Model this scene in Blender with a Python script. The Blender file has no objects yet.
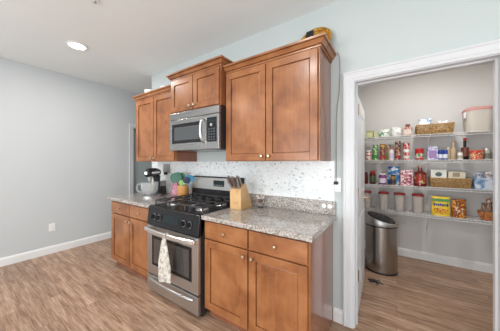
import bpy, bmesh, math, random
from mathutils import Vector, Matrix
random.seed(7)
PI = math.pi
scene = bpy.context.scene
C = scene.collection

# ------------------------------------------------------------------ camera, light, exposure
cd = bpy.data.cameras.new('camera'); cam = bpy.data.objects.new('camera', cd); C.objects.link(cam)
cam.location = (0, 0, 1.367); cam.rotation_euler = (PI/2, 0, math.radians(34.2))
cd.sensor_width = 36; cd.lens = 216/500*36; cd.shift_y = -0.0062; cd.clip_start = 0.02
scene.camera = cam
scene.view_settings.view_transform = 'Standard'; scene.view_settings.look = 'None'
scene.view_settings.exposure = 0.0; scene.view_settings.gamma = 1
w = bpy.data.worlds.new('world'); scene.world = w; w.use_nodes = True
w.node_tree.nodes['Background'].inputs[0].default_value = (0.75, 0.87, 1, 1)
w.node_tree.nodes['Background'].inputs[1].default_value = 1.0

def area(name, loc, rot, sx, sy, power, col, parent=None, shape='RECTANGLE'):
    l = bpy.data.lights.new(name, 'AREA'); l.shape = shape; l.size = sx; l.size_y = sy
    l.energy = power; l.color = col
    o = bpy.data.objects.new(name, l); C.objects.link(o); o.location = loc; o.rotation_euler = rot
    if parent: o.parent = parent
    return o
# window daylight from behind and right; upward-tilted fills added to brighten the ceiling
area('daylight_back', (-1.2, -3.35, 1.45), (PI/2, 0, 0), 3.4, 1.9, 54, (0.93, 0.97, 1.0))
area('ceiling_fill_back', (-1.2, -3.3, 1.0), (math.radians(132), 0, 0), 3.4, 1.0, 118, (0.94, 0.98, 1.0))
area('daylight_right', (2.93, -0.9, 1.45), (PI/2, 0, PI/2), 2.4, 1.9, 22, (0.93, 0.97, 1.0))
area('ceiling_fill_right', (2.88, -0.9, 1.0), (math.radians(132), 0, PI/2), 2.4, 1.0, 50, (0.96, 0.98, 1.0))

# ------------------------------------------------------------------ materials
def mat(name, base=(0.8, 0.8, 0.8), rough=0.5, metal=0.0, spec=0.5, coat=0.0, trans=0.0, alpha=1.0, ior=1.45):
    m = bpy.data.materials.new(name); m.use_nodes = True
    b = m.node_tree.nodes['Principled BSDF']
    b.inputs['Base Color'].default_value = (*base, 1); b.inputs['Roughness'].default_value = rough
    b.inputs['Metallic'].default_value = metal; b.inputs['Specular IOR Level'].default_value = spec
    b.inputs['Coat Weight'].default_value = coat; b.inputs['Transmission Weight'].default_value = trans
    b.inputs['Alpha'].default_value = alpha; b.inputs['IOR'].default_value = ior
    return m
class NT:
    def __init__(s, m): s.t = m.node_tree; s.b = s.t.nodes['Principled BSDF']
    def n(s, typ, **k):
        x = s.t.nodes.new(typ)
        for a, v in k.items():
            if a in x.inputs.keys(): x.inputs[a].default_value = v
            else: setattr(x, a, v)
        return x
    def l(s, a, b): s.t.links.new(a, b)
    def coord(s, sc=(1, 1, 1), rot=(0, 0, 0)):
        g = s.n('ShaderNodeNewGeometry'); m = s.n('ShaderNodeMapping')
        m.inputs['Scale'].default_value = sc; m.inputs['Rotation'].default_value = rot
        s.l(g.outputs['Position'], m.inputs['Vector']); return m.outputs[0]
    def ocoord(s, sc=(1, 1, 1)):
        g = s.n('ShaderNodeTexCoord'); m = s.n('ShaderNodeMapping')
        m.inputs['Scale'].default_value = sc
        s.l(g.outputs['Object'], m.inputs['Vector']); return m.outputs[0]
    def noise(s, v, scale, detail=3, rough=0.5, dist=0):
        x = s.n('ShaderNodeTexNoise'); x.inputs['Scale'].default_value = scale; x.inputs['Detail'].default_value = detail
        x.inputs['Roughness'].default_value = rough; x.inputs['Distortion'].default_value = dist
        s.l(v, x.inputs['Vector']); return x.outputs['Fac']
    def ramp(s, f, stops, interp='LINEAR'):
        r = s.n('ShaderNodeValToRGB'); r.color_ramp.interpolation = interp
        e = r.color_ramp.elements
        while len(e) < len(stops): e.new(0.5)
        for el, (p, c) in zip(e, stops): el.position = p; el.color = (*c, 1)
        s.l(f, r.inputs[0]); return r.outputs[0]
    def mix(s, f, a, b, mode='MIX'):
        x = s.n('ShaderNodeMix'); x.data_type = 'RGBA'; x.blend_type = mode
        for i, v in ((0, f), (6, a), (7, b)):
            if hasattr(v, 'links'): s.l(v, x.inputs[i])
            else: x.inputs[i].default_value = v if i == 0 else (*v, 1)
        return x.outputs[2]
    def bump(s, h, st=0.2, d=0.002):
        x = s.n('ShaderNodeBump'); x.inputs['Strength'].default_value = st; x.inputs['Distance'].default_value = d
        s.l(h, x.inputs['Height']); s.l(x.outputs[0], s.b.inputs['Normal'])
def paint(name, col, rough=0.6):
    m = mat(name, col, rough, spec=0.3); t = NT(m)
    n = t.noise(t.coord(), 2.0, 2); c = t.mix(n, tuple(x*0.97 for x in col), tuple(min(1, x*1.03) for x in col))
    t.l(c, t.b.inputs['Base Color']); t.bump(t.noise(t.coord(), 260, 2), 0.12, 0.001); return m
def wood(name, dark, mid, light, axis='z', rough=0.32, coat=0.25, blot=1.0):
    m = mat(name, mid, rough, coat=coat); t = NT(m); m.node_tree.nodes['Principled BSDF'].inputs['Coat Roughness'].default_value = 0.2
    sc = {'z': (30, 30, 2.0), 'x': (2.0, 30, 30), 'y': (30, 2.0, 30)}[axis]
    a = t.noise(t.coord(sc), 1.6, 5, 0.6, 0.5); b = t.noise(t.coord(), 5.5*blot, 3, 0.55, 0.4)
    x = t.mix(0.74, a, b); t.l(t.ramp(x, [(0.3, dark), (0.5, mid), (0.72, light)]), t.b.inputs['Base Color'])
    t.bump(a, 0.08, 0.001); return m
M = {}
M['wall_blue'] = paint('blue_grey_wall_paint', (0.53, 0.555, 0.565))
M['wall_mint'] = paint('pale_mint_wall_paint', (0.505, 0.55, 0.545))
M['wall_pantry'] = paint('pantry_wall_paint', (0.62, 0.605, 0.595))
M['ceil'] = paint('ceiling_paint', (0.82, 0.86, 0.86), 0.8)
M['trim'] = paint('white_trim_paint', (0.62, 0.625, 0.64), 0.3)
M['base'] = paint('white_baseboard_paint', (0.74, 0.74, 0.74), 0.35)
M['door'] = paint('white_door_paint', (0.62, 0.63, 0.65), 0.35)
M['door_far'] = paint('grey_door_paint', (0.33, 0.39, 0.40), 0.5)
M['wood'] = wood('maple_vertical', (0.165, 0.054, 0.018), (0.29, 0.108, 0.037), (0.39, 0.168, 0.066))
M['woodx'] = wood('maple_horizontal', (0.165, 0.054, 0.018), (0.29, 0.108, 0.037), (0.39, 0.168, 0.066), 'x')
M['side'] = wood('laminate_side', (0.22, 0.075, 0.04), (0.26, 0.095, 0.05), (0.30, 0.12, 0.065), 'z', 0.12, 0.6)
M['gap'] = mat('dark_recess', (0.07, 0.03, 0.02), 0.8)
M['block'] = wood('blond_wood', (0.46, 0.27, 0.11), (0.58, 0.36, 0.165), (0.66, 0.44, 0.22), 'z', 0.45, 0.1)
M['crock'] = wood('honey_wood', (0.34, 0.14, 0.035), (0.52, 0.25, 0.075), (0.62, 0.34, 0.12), 'z', 0.45, 0.1)

def floor_mat():
    m = mat('plank_floor', (0.4, 0.25, 0.15), 0.36, spec=0.4); t = NT(m)
    v = t.coord()
    br = t.n('ShaderNodeTexBrick'); br.offset = 0.37; br.offset_frequency = 2
    br.inputs['Scale'].default_value = 1; br.inputs['Brick Width'].default_value = 1.22; br.inputs['Row Height'].default_value = 0.155
    br.inputs['Mortar Size'].default_value = 0.0015; br.inputs['Mortar Smooth'].default_value = 0.3
    br.inputs['Color1'].default_value = (0, 0, 0, 1); br.inputs['Color2'].default_value = (1, 1, 1, 1); br.inputs['Mortar'].default_value = (0.5, 0.5, 0.5, 1)
    t.l(v, br.inputs['Vector'])
    # per-plank shift of the grain
    sh = t.n('ShaderNodeVectorMath', operation='MULTIPLY_ADD'); t.l(br.outputs['Color'], sh.inputs[0]); sh.inputs[1].default_value = (7, 3, 5); t.l(v, sh.inputs[2])
    mp = t.n('ShaderNodeMapping'); mp.inputs['Scale'].default_value = (1.3, 15, 1); t.l(sh.outputs[0], mp.inputs['Vector'])
    g1 = t.noise(mp.outputs[0], 1.5, 7, 0.7, 0.45)
    mp2 = t.n('ShaderNodeMapping'); mp2.inputs['Scale'].default_value = (5, 60, 1); t.l(sh.outputs[0], mp2.inputs['Vector'])
    g2 = t.noise(mp2.outputs[0], 1.2, 4, 0.6, 0.4)
    x = t.mix(0.48, g1, g2)
    col = t.ramp(x, [(0.32, (0.13, 0.066, 0.039)), (0.43, (0.27, 0.155, 0.098)), (0.53, (0.41, 0.262, 0.178)), (0.66, (0.58, 0.42, 0.315))])
    pl = t.ramp(br.outputs['Color'], [(0, (0.84, 0.84, 0.84)), (1, (1.12, 1.12, 1.12))])
    c2 = t.mix(1.0, col, pl, 'MULTIPLY')
    c3 = t.mix(br.outputs['Fac'], c2, (0.13, 0.07, 0.04))
    t.l(c3, t.b.inputs['Base Color']); t.bump(x, 0.12, 0.002); return m
M['floor'] = floor_mat()
def granite():
    m = mat('granite', (0.5, 0.45, 0.42), 0.14, coat=0.3); t = NT(m); v = t.coord()
    a = t.noise(v, 85, 4, 0.7); b = t.noise(v, 16, 3, 0.6)
    c = t.ramp(a, [(0.33, (0.09, 0.08, 0.075)), (0.43, (0.25, 0.215, 0.19)), (0.50, (0.40, 0.365, 0.335)), (0.60, (0.52, 0.49, 0.46)), (0.72, (0.66, 0.64, 0.62))])
    d = t.ramp(b, [(0.35, (0.86, 0.83, 0.82)), (0.65, (1.06, 1.05, 1.05))])
    t.l(t.mix(1.0, c, d, 'MULTIPLY'), t.b.inputs['Base Color']); return m
M['granite'] = granite()
def mosaic():
    m = mat('mosaic', (0.8, 0.8, 0.8), 0.25); t = NT(m); v = t.coord((1, 0.001, 1.5))
    vo = t.n('ShaderNodeTexVoronoi'); vo.inputs['Scale'].default_value = 44; t.l(v, vo.inputs['Vector'])
    sep = t.n('ShaderNodeSeparateColor'); t.l(vo.outputs['Color'], sep.inputs[0])
    big = t.noise(v, 9, 2)
    base = t.ramp(sep.outputs[1], [(0, (0.66, 0.69, 0.70)), (0.5, (0.76, 0.775, 0.77)), (1, (0.80, 0.80, 0.78))])
    acc = t.ramp(sep.outputs[2], [(0.0, (0.33, 0.38, 0.43)), (0.35, (0.50, 0.57, 0.60)), (0.6, (0.58, 0.54, 0.47)), (0.9, (0.43, 0.44, 0.46))], 'CONSTANT')
    k = t.n('ShaderNodeMath', operation='GREATER_THAN'); t.l(sep.outputs[0], k.inputs[0]); k.inputs[1].default_value = 0.89
    c = t.mix(k.outputs[0], base, acc)
    ed = t.n('ShaderNodeTexVoronoi', feature='DISTANCE_TO_EDGE'); ed.inputs['Scale'].default_value = 44; t.l(v, ed.inputs['Vector'])
    g = t.ramp(ed.outputs['Distance'], [(0.0, (0, 0, 0)), (0.16, (1, 1, 1))])
    c = t.mix(g, (0.70, 0.72, 0.72), c)
    t.l(c, t.b.inputs['Base Color']); t.bump(g, 0.1, 0.001); return m
M['mosaic'] = mosaic()
def brushed(name, col, rough=0.28, axis='x'):
    m = mat(name, col, rough, metal=1.0); t = NT(m)
    sc = {'x': (2, 60, 300), 'z': (300, 300, 2)}[axis]
    n = t.noise(t.coord(sc), 1, 2); r = t.ramp(n, [(0, (rough*0.8,)*3), (1, (rough*1.3,)*3)])
    t.l(r, t.b.inputs['Roughness']); t.bump(n, 0.04, 0.0006); return m
M['steel'] = brushed('brushed_steel', (0.52, 0.515, 0.51), 0.36)
M['steeld'] = brushed('dim_brushed_steel', (0.36, 0.355, 0.35), 0.26)  # microwave steel, darker reflections put into its base colour
M['steelz'] = brushed('brushed_steel_vertical', (0.42, 0.40, 0.38), 0.24, 'z')
M['chrome'] = mat('polished_steel', (0.74, 0.735, 0.73), 0.33, metal=1)
M['nickel'] = mat('satin_nickel', (0.62, 0.50, 0.36), 0.3, metal=1)
M['black'] = mat('black_enamel', (0.012, 0.012, 0.014), 0.25, spec=0.35)
M['blackm'] = mat('black_matte', (0.02, 0.02, 0.022), 0.55)
M['iron'] = mat('cast_iron', (0.03, 0.028, 0.03), 0.5)
M['oven_glass'] = mat('oven_glass', (0.055, 0.05, 0.048), 0.06, coat=0.5)
M['mw_glass'] = mat('microwave_glass', (0.06, 0.065, 0.07), 0.08, coat=0.5)
M['display'] = mat('display', (0.012, 0.02, 0.024), 0.3, spec=0.3)
M['white'] = mat('white_plastic', (0.80, 0.80, 0.79), 0.35)
M['wire'] = mat('white_wire', (0.72, 0.72, 0.71), 0.35)
M['lamp'] = mat('lamp_glow', (1, 1, 1), 0.5)
b = M['lamp'].node_tree.nodes['Principled BSDF']; b.inputs['Emission Color'].default_value = (1, 0.97, 0.92, 1); b.inputs['Emission Strength'].default_value = 6
def glassy(name, col, rough=0.05, alpha=None):
    m = mat(name, col, rough, trans=1.0, ior=1.15); return m
M['glass'] = mat('clear_glass', (0.90, 0.92, 0.93), 0.10, trans=0.80, ior=1.15)
M['frost'] = mat('frosted_plastic', (0.74, 0.69, 0.62), 0.3, trans=0.3, ior=1.2)
M['clearp'] = mat('clear_plastic', (0.80, 0.75, 0.71), 0.15, trans=0.5, ior=1.1)
M['clear'] = mat('thin_clear_glass', (0.98, 0.98, 0.98), 0.05, trans=0.95, ior=1.1)
def towel_m():
    m = mat('towel_cloth', (0.78, 0.76, 0.72), 0.9, spec=0.1); t = NT(m)
    n = t.noise(t.coord(), 34, 3, 0.6)
    t.l(t.ramp(n, [(0.38, (0.33, 0.29, 0.25)), (0.50, (0.60, 0.56, 0.50)), (0.7, (0.70, 0.67, 0.62))]), t.b.inputs['Base Color']); return m
M['towel'] = towel_m()
def wicker_m():
    m = mat('wicker', (0.5, 0.3, 0.13), 0.6); t = NT(m)
    n = t.noise(t.coord((1, 1, 1.6)), 70, 3); t.l(t.ramp(n, [(0.36, (0.16, 0.08, 0.025)), (0.5, (0.40, 0.235, 0.09)), (0.7, (0.60, 0.40, 0.17))]), t.b.inputs['Base Color']); return m
M['wicker'] = wicker_m()
_c = {}
def col(r, g, b_, rough=0.4):
    k = (r, g, b_, rough)
    if k not in _c:
        f = lambda v: ((v/255+0.055)/1.055)**2.4 if v > 10 else v/255/12.92
        m = mat('colour_%d_%d_%d' % (r, g, b_), (f(r), f(g), f(b_)), rough)
        _c[k] = m
    return _c[k]
def printed(name, cols, scale=28, seed=0):
    """packaging print: irregular patches of a few colours"""
    m = mat(name, (1, 1, 1), 0.35); t = NT(m); f = lambda v: (v/255)**2.2
    mp = t.ocoord(); ad = t.n('ShaderNodeVectorMath', operation='ADD'); t.l(mp, ad.inputs[0]); ad.inputs[1].default_value = (seed*3.1, seed*1.7, seed)
    n = t.noise(ad.outputs[0], scale, 2, 0.5, 0.6); k = len(cols); lo, hi = 0.34, 0.66
    t.l(t.ramp(n, [(0 if i == 0 else lo+(hi-lo)*i/k, tuple(f(v) for v in c)) for i, c in enumerate(cols)], 'CONSTANT'), t.b.inputs['Base Color'])
    return m

# ------------------------------------------------------------------ mesh builder
def root_off(p):
    v = Vector((0, 0, 0))
    while p: v += p.location; p = p.parent
    return v
class B:
    def __init__(s): s.m = bmesh.new()
    def box(s, x0, x1, y0, y1, z0, z1, bev=0):
        r = bmesh.ops.create_cube(s.m, size=1)
        for v in r['verts']: v.co = Vector(((x0+x1)/2+v.co.x*(x1-x0), (y0+y1)/2+v.co.y*(y1-y0), (z0+z1)/2+v.co.z*(z1-z0)))
        if bev:
            es = set(e for v in r['verts'] for e in v.link_edges)
            bmesh.ops.bevel(s.m, geom=list(es), offset=bev, segments=2, affect='EDGES', profile=0.5)
        return s
    def cyl(s, p0, p1, r0, r1=None, n=20, cap=True):
        p0 = Vector(p0); p1 = Vector(p1); r1 = r0 if r1 is None else r1; d = p1-p0
        q = Vector((0, 0, 1)).rotation_difference(d.normalized()).to_matrix()
        A = [s.m.verts.new(p0+q @ Vector((r0*math.cos(2*PI*i/n), r0*math.sin(2*PI*i/n), 0))) for i in range(n)]
        Bv = [s.m.verts.new(p1+q @ Vector((r1*math.cos(2*PI*i/n), r1*math.sin(2*PI*i/n), 0))) for i in range(n)]
        for i in range(n): s.m.faces.new((A[i], A[(i+1) % n], Bv[(i+1) % n], Bv[i]))
        if cap: s.m.faces.new(A[::-1]); s.m.faces.new(Bv)
        return s
    def tube(s, pts, r, n=6, closed=False):
        pts = [Vector(p) for p in pts]; N = len(pts); rings = []
        up = Vector((0, 0, 1)); 
        for i, p in enumerate(pts):
            a = pts[(i-1) % N] if (closed or i > 0) else p; b_ = pts[(i+1) % N] if (closed or i < N-1) else p
            d = (b_-a).normalized(); u = up if abs(d.z) < 0.95 else Vector((1, 0, 0))
            x = d.cross(u).normalized(); y = x.cross(d); rr = r[i] if isinstance(r, (list, tuple)) else r
            rings.append([s.m.verts.new(p+x*rr*math.cos(2*PI*k/n)+y*rr*math.sin(2*PI*k/n)) for k in range(n)])
        for i in range(N if closed else N-1):
            A, Q = rings[i], rings[(i+1) % N]
            for k in range(n): s.m.faces.new((A[k], A[(k+1) % n], Q[(k+1) % n], Q[k]))
        if not closed: s.m.faces.new(rings[0][::-1]); s.m.faces.new(rings[-1])
        return s
    def loft(s, rings, cap=True, closed=False):
        R = [[s.m.verts.new(p) for p in r] for r in rings]; n = len(R[0])
        for i in range(len(R) if closed else len(R)-1):
            A, Q = R[i], R[(i+1) % len(R)]
            for k in range(n): s.m.faces.new((A[k], A[(k+1) % n], Q[(k+1) % n], Q[k]))
        if cap and not closed: s.m.faces.new(R[0][::-1]); s.m.faces.new(R[-1])
        return s
    def lathe(s, c, prof, n=24, sx=1, sy=1):
        """prof: list of (r, z); first and last may have r = 0"""
        rings = []
        for r, z in prof:
            r = max(r, 0.0004)
            rings.append([Vector((c[0]+r*sx*math.cos(2*PI*k/n), c[1]+r*sy*math.sin(2*PI*k/n), c[2]+z)) for k in range(n)])
        return s.loft(rings)
    def prism(s, poly, a, b_, axis='x'):
        """polygon in the plane across 'axis', extruded from a to b"""
        f = {'x': lambda t, p: (t, p[0], p[1]), 'y': lambda t, p: (p[0], t, p[1]), 'z': lambda t, p: (p[0], p[1], t)}[axis]
        return s.loft([[Vector(f(a, p)) for p in poly], [Vector(f(b_, p)) for p in poly]])
    def xf(s, mtx): bmesh.ops.transform(s.m, matrix=mtx, verts=s.m.verts[:]); return s
    def build(s, name, m, parent=None, smooth=False, bevel=0, sub=0):
        off = root_off(parent)
        for v in s.m.verts: v.co -= off
        bmesh.ops.recalc_face_normals(s.m, faces=s.m.faces[:])
        me = bpy.data.meshes.new(name); s.m.to_mesh(me); s.m.free()
        o = bpy.data.objects.new(name, me); C.objects.link(o); me.materials.append(m if not isinstance(m, str) else M[m])
        if parent: o.parent = parent
        if smooth:
            for p in me.polygons: p.use_smooth = True
            me.set_sharp_from_angle(angle=math.radians(smooth if smooth is not True else 40))
        if bevel:
            k = o.modifiers.new('bevel', 'BEVEL'); k.width = bevel; k.segments = 2; k.limit_method = 'ANGLE'
        if sub:
            k = o.modifiers.new('subd', 'SUBSURF'); k.levels = sub; k.render_levels = sub
        return o
def tag(o, label, cat, group=None, kind=None):
    if label: o['label'] = label
    if cat: o['category'] = cat
    if group: o['group'] = group
    if kind: o['kind'] = kind
    return o
def thing(name, label, cat, loc=(0, 0, 0), group=None, kind=None):
    o = bpy.data.objects.new(name, None); C.objects.link(o); o.location = loc; o.empty_display_size = 0.05
    return tag(o, label, cat, group, kind)
def struct(name, bb, m, **k):
    o = bb.build(name, m, **k); o['kind'] = 'structure'; return o
def rename_base(o): return o.name.split('.')[0]
def copy_tree(o, loc=None, label=None, parent=None):
    c = o.copy(); C.objects.link(c)
    if parent: c.parent = parent
    if loc is not None: c.location = loc
    if label: c['label'] = label
    for ch in list(o.children): copy_tree(ch, parent=c)
    return c
def rrect(cx, cy, hx, hy, r, z, n=5):
    out = []
    for qx, qy, a0 in ((1, 1, 0), (-1, 1, PI/2), (-1, -1, PI), (1, -1, 1.5*PI)):
        for i in range(n+1):
            a = a0+PI/2*i/n; out.append(Vector((cx+qx*(hx-r)+r*math.cos(a), cy+qy*(hy-r)+r*math.sin(a), z)))
    return out

# ------------------------------------------------------------------ the setting
YK = 1.96; YKB = 2.095; ZC = 2.75; XW = -4.3; YP = 3.88
struct('floor', B().box(XW-0.1, 3.0, -3.5, 4.2, -0.06, 0), 'floor')
struct('ceiling', B().box(XW-0.1, 3.0, -3.5, 4.2, ZC, ZC+0.1), 'ceil')
# left wall with a door opening past the kitchen wall
LY0, LY1, LZ = 2.235, 3.02, 2.04
b = B().box(XW-0.12, XW, -3.4, LY0, 0, ZC).box(XW-0.12, XW, LY1, 4.1, 0, ZC).box(XW-0.12, XW, LY0, LY1, LZ, ZC)
struct('wall_left', b, 'wall_blue')
# kitchen wall with the pantry opening
PX0, PX1, PZ = -0.285, 0.528, 2.03
b = B().box(-3.22, PX0-0.018, YK, YKB, 0, ZC).box(PX1+0.018, 3.0, YK, YKB, 0, ZC).box(PX0-0.018, PX1+0.018, YK, YKB, PZ+0.018, ZC)
struct('wall_kitchen', b, 'wall_mint')
struct('wall_pantry_back', B().box(-0.62, 1.17, YP, YP+0.1, 0, ZC), 'wall_pantry')
struct('wall_pantry_left', B().box(-0.62, -0.52, YKB, YP, 0, ZC), 'wall_pantry')
struct('wall_pantry_right', B().box(1.07, 1.17, YKB, YP, 0, ZC), 'wall_pantry')
struct('wall_hall_back', B().box(XW, -0.62, 4.0, 4.1, 0, ZC), 'wall_blue')
# walls behind the camera, with window openings
b = B().box(XW, -2.95, -3.5, -3.4, 0, ZC).box(0.55, 3.0, -3.5, -3.4, 0, ZC).box(-2.95, 0.55, -3.5, -3.4, 0, 0.45).box(-2.95, 0.55, -3.5, -3.4, 2.45, ZC)
struct('wall_back', b, 'wall_blue')
b = B().box(2.98, 3.08, -3.4, -2.15, 0, ZC).box(2.98, 3.08, 0.35, YK, 0, ZC).box(2.98, 3.08, -2.15, 0.35, 0, 0.45).box(2.98, 3.08, -2.15, 0.35, 2.45, ZC)
struct('wall_right', b, 'wall_mint')
for nm, ax, a0, a1, p in (('window_1', 'x', -2.95, 0.55, -3.45), ('window_2', 'y', -2.15, 0.35, 3.03)):
    b = B()
    def bb(u0, u1, z0, z1):
        if ax == 'x': b.box(u0, u1, p-0.03, p+0.03, z0, z1)
        else: b.box(p-0.03, p+0.03, u0, u1, z0, z1)
    bb(a0, a0+0.06, 0.45, 2.45); bb(a1-0.06, a1, 0.45, 2.45); bb(a0+0.06, a1-0.06, 0.45, 0.51); bb(a0+0.06, a1-0.06, 2.39, 2.45)
    bb((a0+a1)/2-0.04, (a0+a1)/2+0.04, 0.51, 2.39)
    struct(nm, b, 'trim')

def base_prof(flip=1):   # (depth, height)
    return [(0, 0), (0.016, 0), (0.016, 0.085), (0.011, 0.1), (0.006, 0.108), (0, 0.112)]
pr = base_prof()
struct('baseboard_left', B().prism([(XW+d, z) for d, z in pr], -3.4, LY0-0.09, 'y'), 'base')
struct('baseboard_kitchen', B().prism([(YK-d, z) for d, z in pr], -0.455, PX0-0.09, 'x'), 'base')
struct('baseboard_kitchen_right', B().prism([(YK-d, z) for d, z in pr], PX1+0.09, 2.98, 'x'), 'base')
struct('baseboard_pantry_back', B().prism([(YP-d, z) for d, z in pr], -0.52, 1.07, 'x'), 'base')
struct('baseboard_pantry_left', B().prism([(-0.52+d, z) for d, z in pr], YKB, YP-0.02, 'y'), 'base')
struct('baseboard_pantry_right', B().prism([(1.07-d, z) for d, z in pr], YKB, YP-0.02, 'y'), 'base')

# pantry casing: stepped colonial profile, mitred; jamb lining and stop
def casing(bld, x0, x1, zt, w=0.085, y=YK, sgn=-1):
    prof = [(0.006, 0), (0.006, 0.012), (0.022, 0.014), (0.03, 0.018), (w-0.02, 0.020), (w-0.012, 0.026), (w, 0.026), (w, 0)]
    def ring(fn): return [Vector(fn(o, t)) for o, t in prof]
    bld.loft([ring(lambda o, t: (x0-o, y+sgn*t, 0)), ring(lambda o, t: (x0-o, y+sgn*t, zt+o)),
              ring(lambda o, t: (x1+o, y+sgn*t, zt+o)), ring(lambda o, t: (x1+o, y+sgn*t, 0))])
    return bld
struct('trim_1', casing(B(), PX0, PX1, PZ), 'trim')
struct('trim_2', B().box(PX0-0.018, PX0, YK, YKB, 0, PZ).box(PX1, PX1+0.018, YK, YKB, 0, PZ).box(PX0-0.018, PX1+0.018, YK, YKB, PZ, PZ+0.018)
       .box(PX0, PX0+0.011, YK+0.05, YK+0.085, 0, PZ).box(PX1-0.011, PX1, YK+0.05, YK+0.085, 0, PZ).box(PX0+0.011, PX1-0.011, YK+0.05, YK+0.085, PZ-0.011, PZ), 'trim')
struct('trim_3', casing(B(), PX0, PX1, PZ, y=YKB, sgn=1), 'trim')
# far door on the left wall: casing and grey door
o = casing(B(), 0, LY1-LY0, LZ, y=0); o.xf(Matrix.Translation((XW, LY0, 0)) @ Matrix.Rotation(PI/2, 4, 'Z'))
struct('trim_4', o, 'trim')
fd = B().box(XW-0.10, XW-0.06, LY0, LY1, 0.005, LZ)
for z0, z1 in ((0.2, 0.9), (1.05, 1.9)):
    fd.box(XW-0.062, XW-0.052, LY0+0.13, LY1-0.13, z0, z1, 0.004)
struct('door_2', fd, 'door_far')

# pantry door, swung into the pantry; seen edge on
def pantry_door():
    h = Matrix.Translation((-0.286, 2.15, 0)) @ Matrix.Rotation(math.radians(2.4), 4, 'Z')
    Wd, T, z0, z1 = 0.735, 0.035, 0.012, 1.97
    d = B().box(-T, 0, 0, Wd, z0, z1, 0.002).xf(h)
    door = struct('door_1', d, 'door')
    for (a0, a1), nm in (((0.22, 0.86), 0), ((1.04, 1.87), 1)):
        for sx in (0, -T):
            s = 1 if sx == 0 else -1
            p = B()
            y0, y1 = 0.11, Wd-0.11
            fr = [(sx, 0.012), (sx+s*0.006, 0.02), (sx+s*0.006, 0.03), (sx+s*0.001, 0.045)]
            for k in range(len(fr)-1):
                (xa, ia), (xb, ib) = fr[k], fr[k+1]
                ra = [Vector((xa, y0+ia, a0+ia)), Vector((xa, y1-ia, a0+ia)), Vector((xa, y1-ia, a1-ia)), Vector((xa, y0+ia, a1-ia))]
                rb = [Vector((xb, y0+ib, a0+ib)), Vector((xb, y1-ib, a0+ib)), Vector((xb, y1-ib, a1-ib)), Vector((xb, y0+ib, a1-ib))]
                p.loft([ra, rb], cap=False)
            p.xf(h); p.build('door_panel', M['door'], door)
    for z in (0.35, 1.09, 1.84):
        b = B().box(-T, -0.001, -0.002, 0.0, z-0.05, z+0.05).cyl((0.004, -0.004, z-0.05), (0.004, -0.004, z+0.05), 0.006, n=10)
        b.xf(h); b.build('hinge', M['nickel'], door, smooth=True)
    b = B().cyl((0.0, Wd-0.065, 0.96), (0.012, Wd-0.065, 0.96), 0.03).cyl((0.012, Wd-0.065, 0.96), (0.05, Wd-0.065, 0.96), 0.011)
    b.tube([(0.05, Wd-0.06, 0.96), (0.055, Wd-0.09, 0.963), (0.052, Wd-0.13, 0.958), (0.048, Wd-0.165, 0.95)], [0.011, 0.010, 0.009, 0.007], 8)
    b.xf(h); b.build('door_handle', M['nickel'], door, smooth=True)
pantry_door()

# outlet on the left wall
t = thing('wall_outlet', 'white electrical outlet plate low on the blank grey wall', 'outlet', (XW, 1.016, 0.39))
B().box(XW, XW+0.006, 0.979, 1.053, 0.332, 0.448, 0.002).build('cover_plate', M['white'], t)
for z in (0.41, 0.37):
    r = B().box(XW+0.006, XW+0.009, 0.999, 1.033, z-0.014, z+0.014, 0.002).build('receptacle', M['white'], t)
    B().box(XW+0.009, XW+0.0095, 1.008, 1.010, z-0.006, z+0.006).box(XW+0.009, XW+0.0095, 1.022, 1.024, z-0.006, z+0.006).build('slot', M['blackm'], r)

# recessed ceiling lights (the first is in view, others over the rest of the room)
def downlight(x, y, label, power):
    t = thing('recessed_light', label, 'ceiling light', (x, y, ZC))
    B().lathe((x, y, ZC), [(0.085, -0.001), (0.105, -0.001), (0.105, -0.006), (0.083, -0.010), (0.083, -0.001)], 32).build('trim_ring', M['white'], t, smooth=True)
    B().lathe((x, y, ZC), [(0, -0.003), (0.082, -0.003), (0.082, -0.001), (0, -0.001)], 32).build('lens', M['lamp'], t)
    area('lamp', (0, 0, -0.02), (0, 0, 0), 0.15, 0.15, power, (1, 0.96, 0.91), t, 'DISK')
downlight(-3.13, 0.965, 'round recessed ceiling light glowing white near the blank grey wall', 16)
downlight(-3.13, -1.2, 'round recessed ceiling light behind the camera', 16)
downlight(-1.0, 0.15, 'round recessed ceiling light above the camera', 16)
downlight(1.0, -1.2, 'round recessed ceiling light behind and right of the camera', 16)
downlight(0.3, 2.85, 'round recessed ceiling light inside the pantry', 19)
downlight(-2.6, 3.1, 'round recessed ceiling light in the hall beyond the kitchen wall', 8)
t = thing('sprinkler_head', 'tiny ceiling sprinkler at the top edge of the photo', 'sprinkler', (-2.126, 0.78, ZC))
B().lathe((-2.126, 0.78, ZC), [(0, 0), (0.03, 0), (0.028, -0.006), (0, -0.008)], 16).build('escutcheon', M['white'], t)
B().cyl((-2.126, 0.78, ZC-0.008), (-2.126, 0.78, ZC-0.022), 0.006).cyl((-2.126, 0.78, ZC-0.022), (-2.126, 0.78, ZC-0.025), 0.012).build('nozzle', M['steel'], t)

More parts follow.
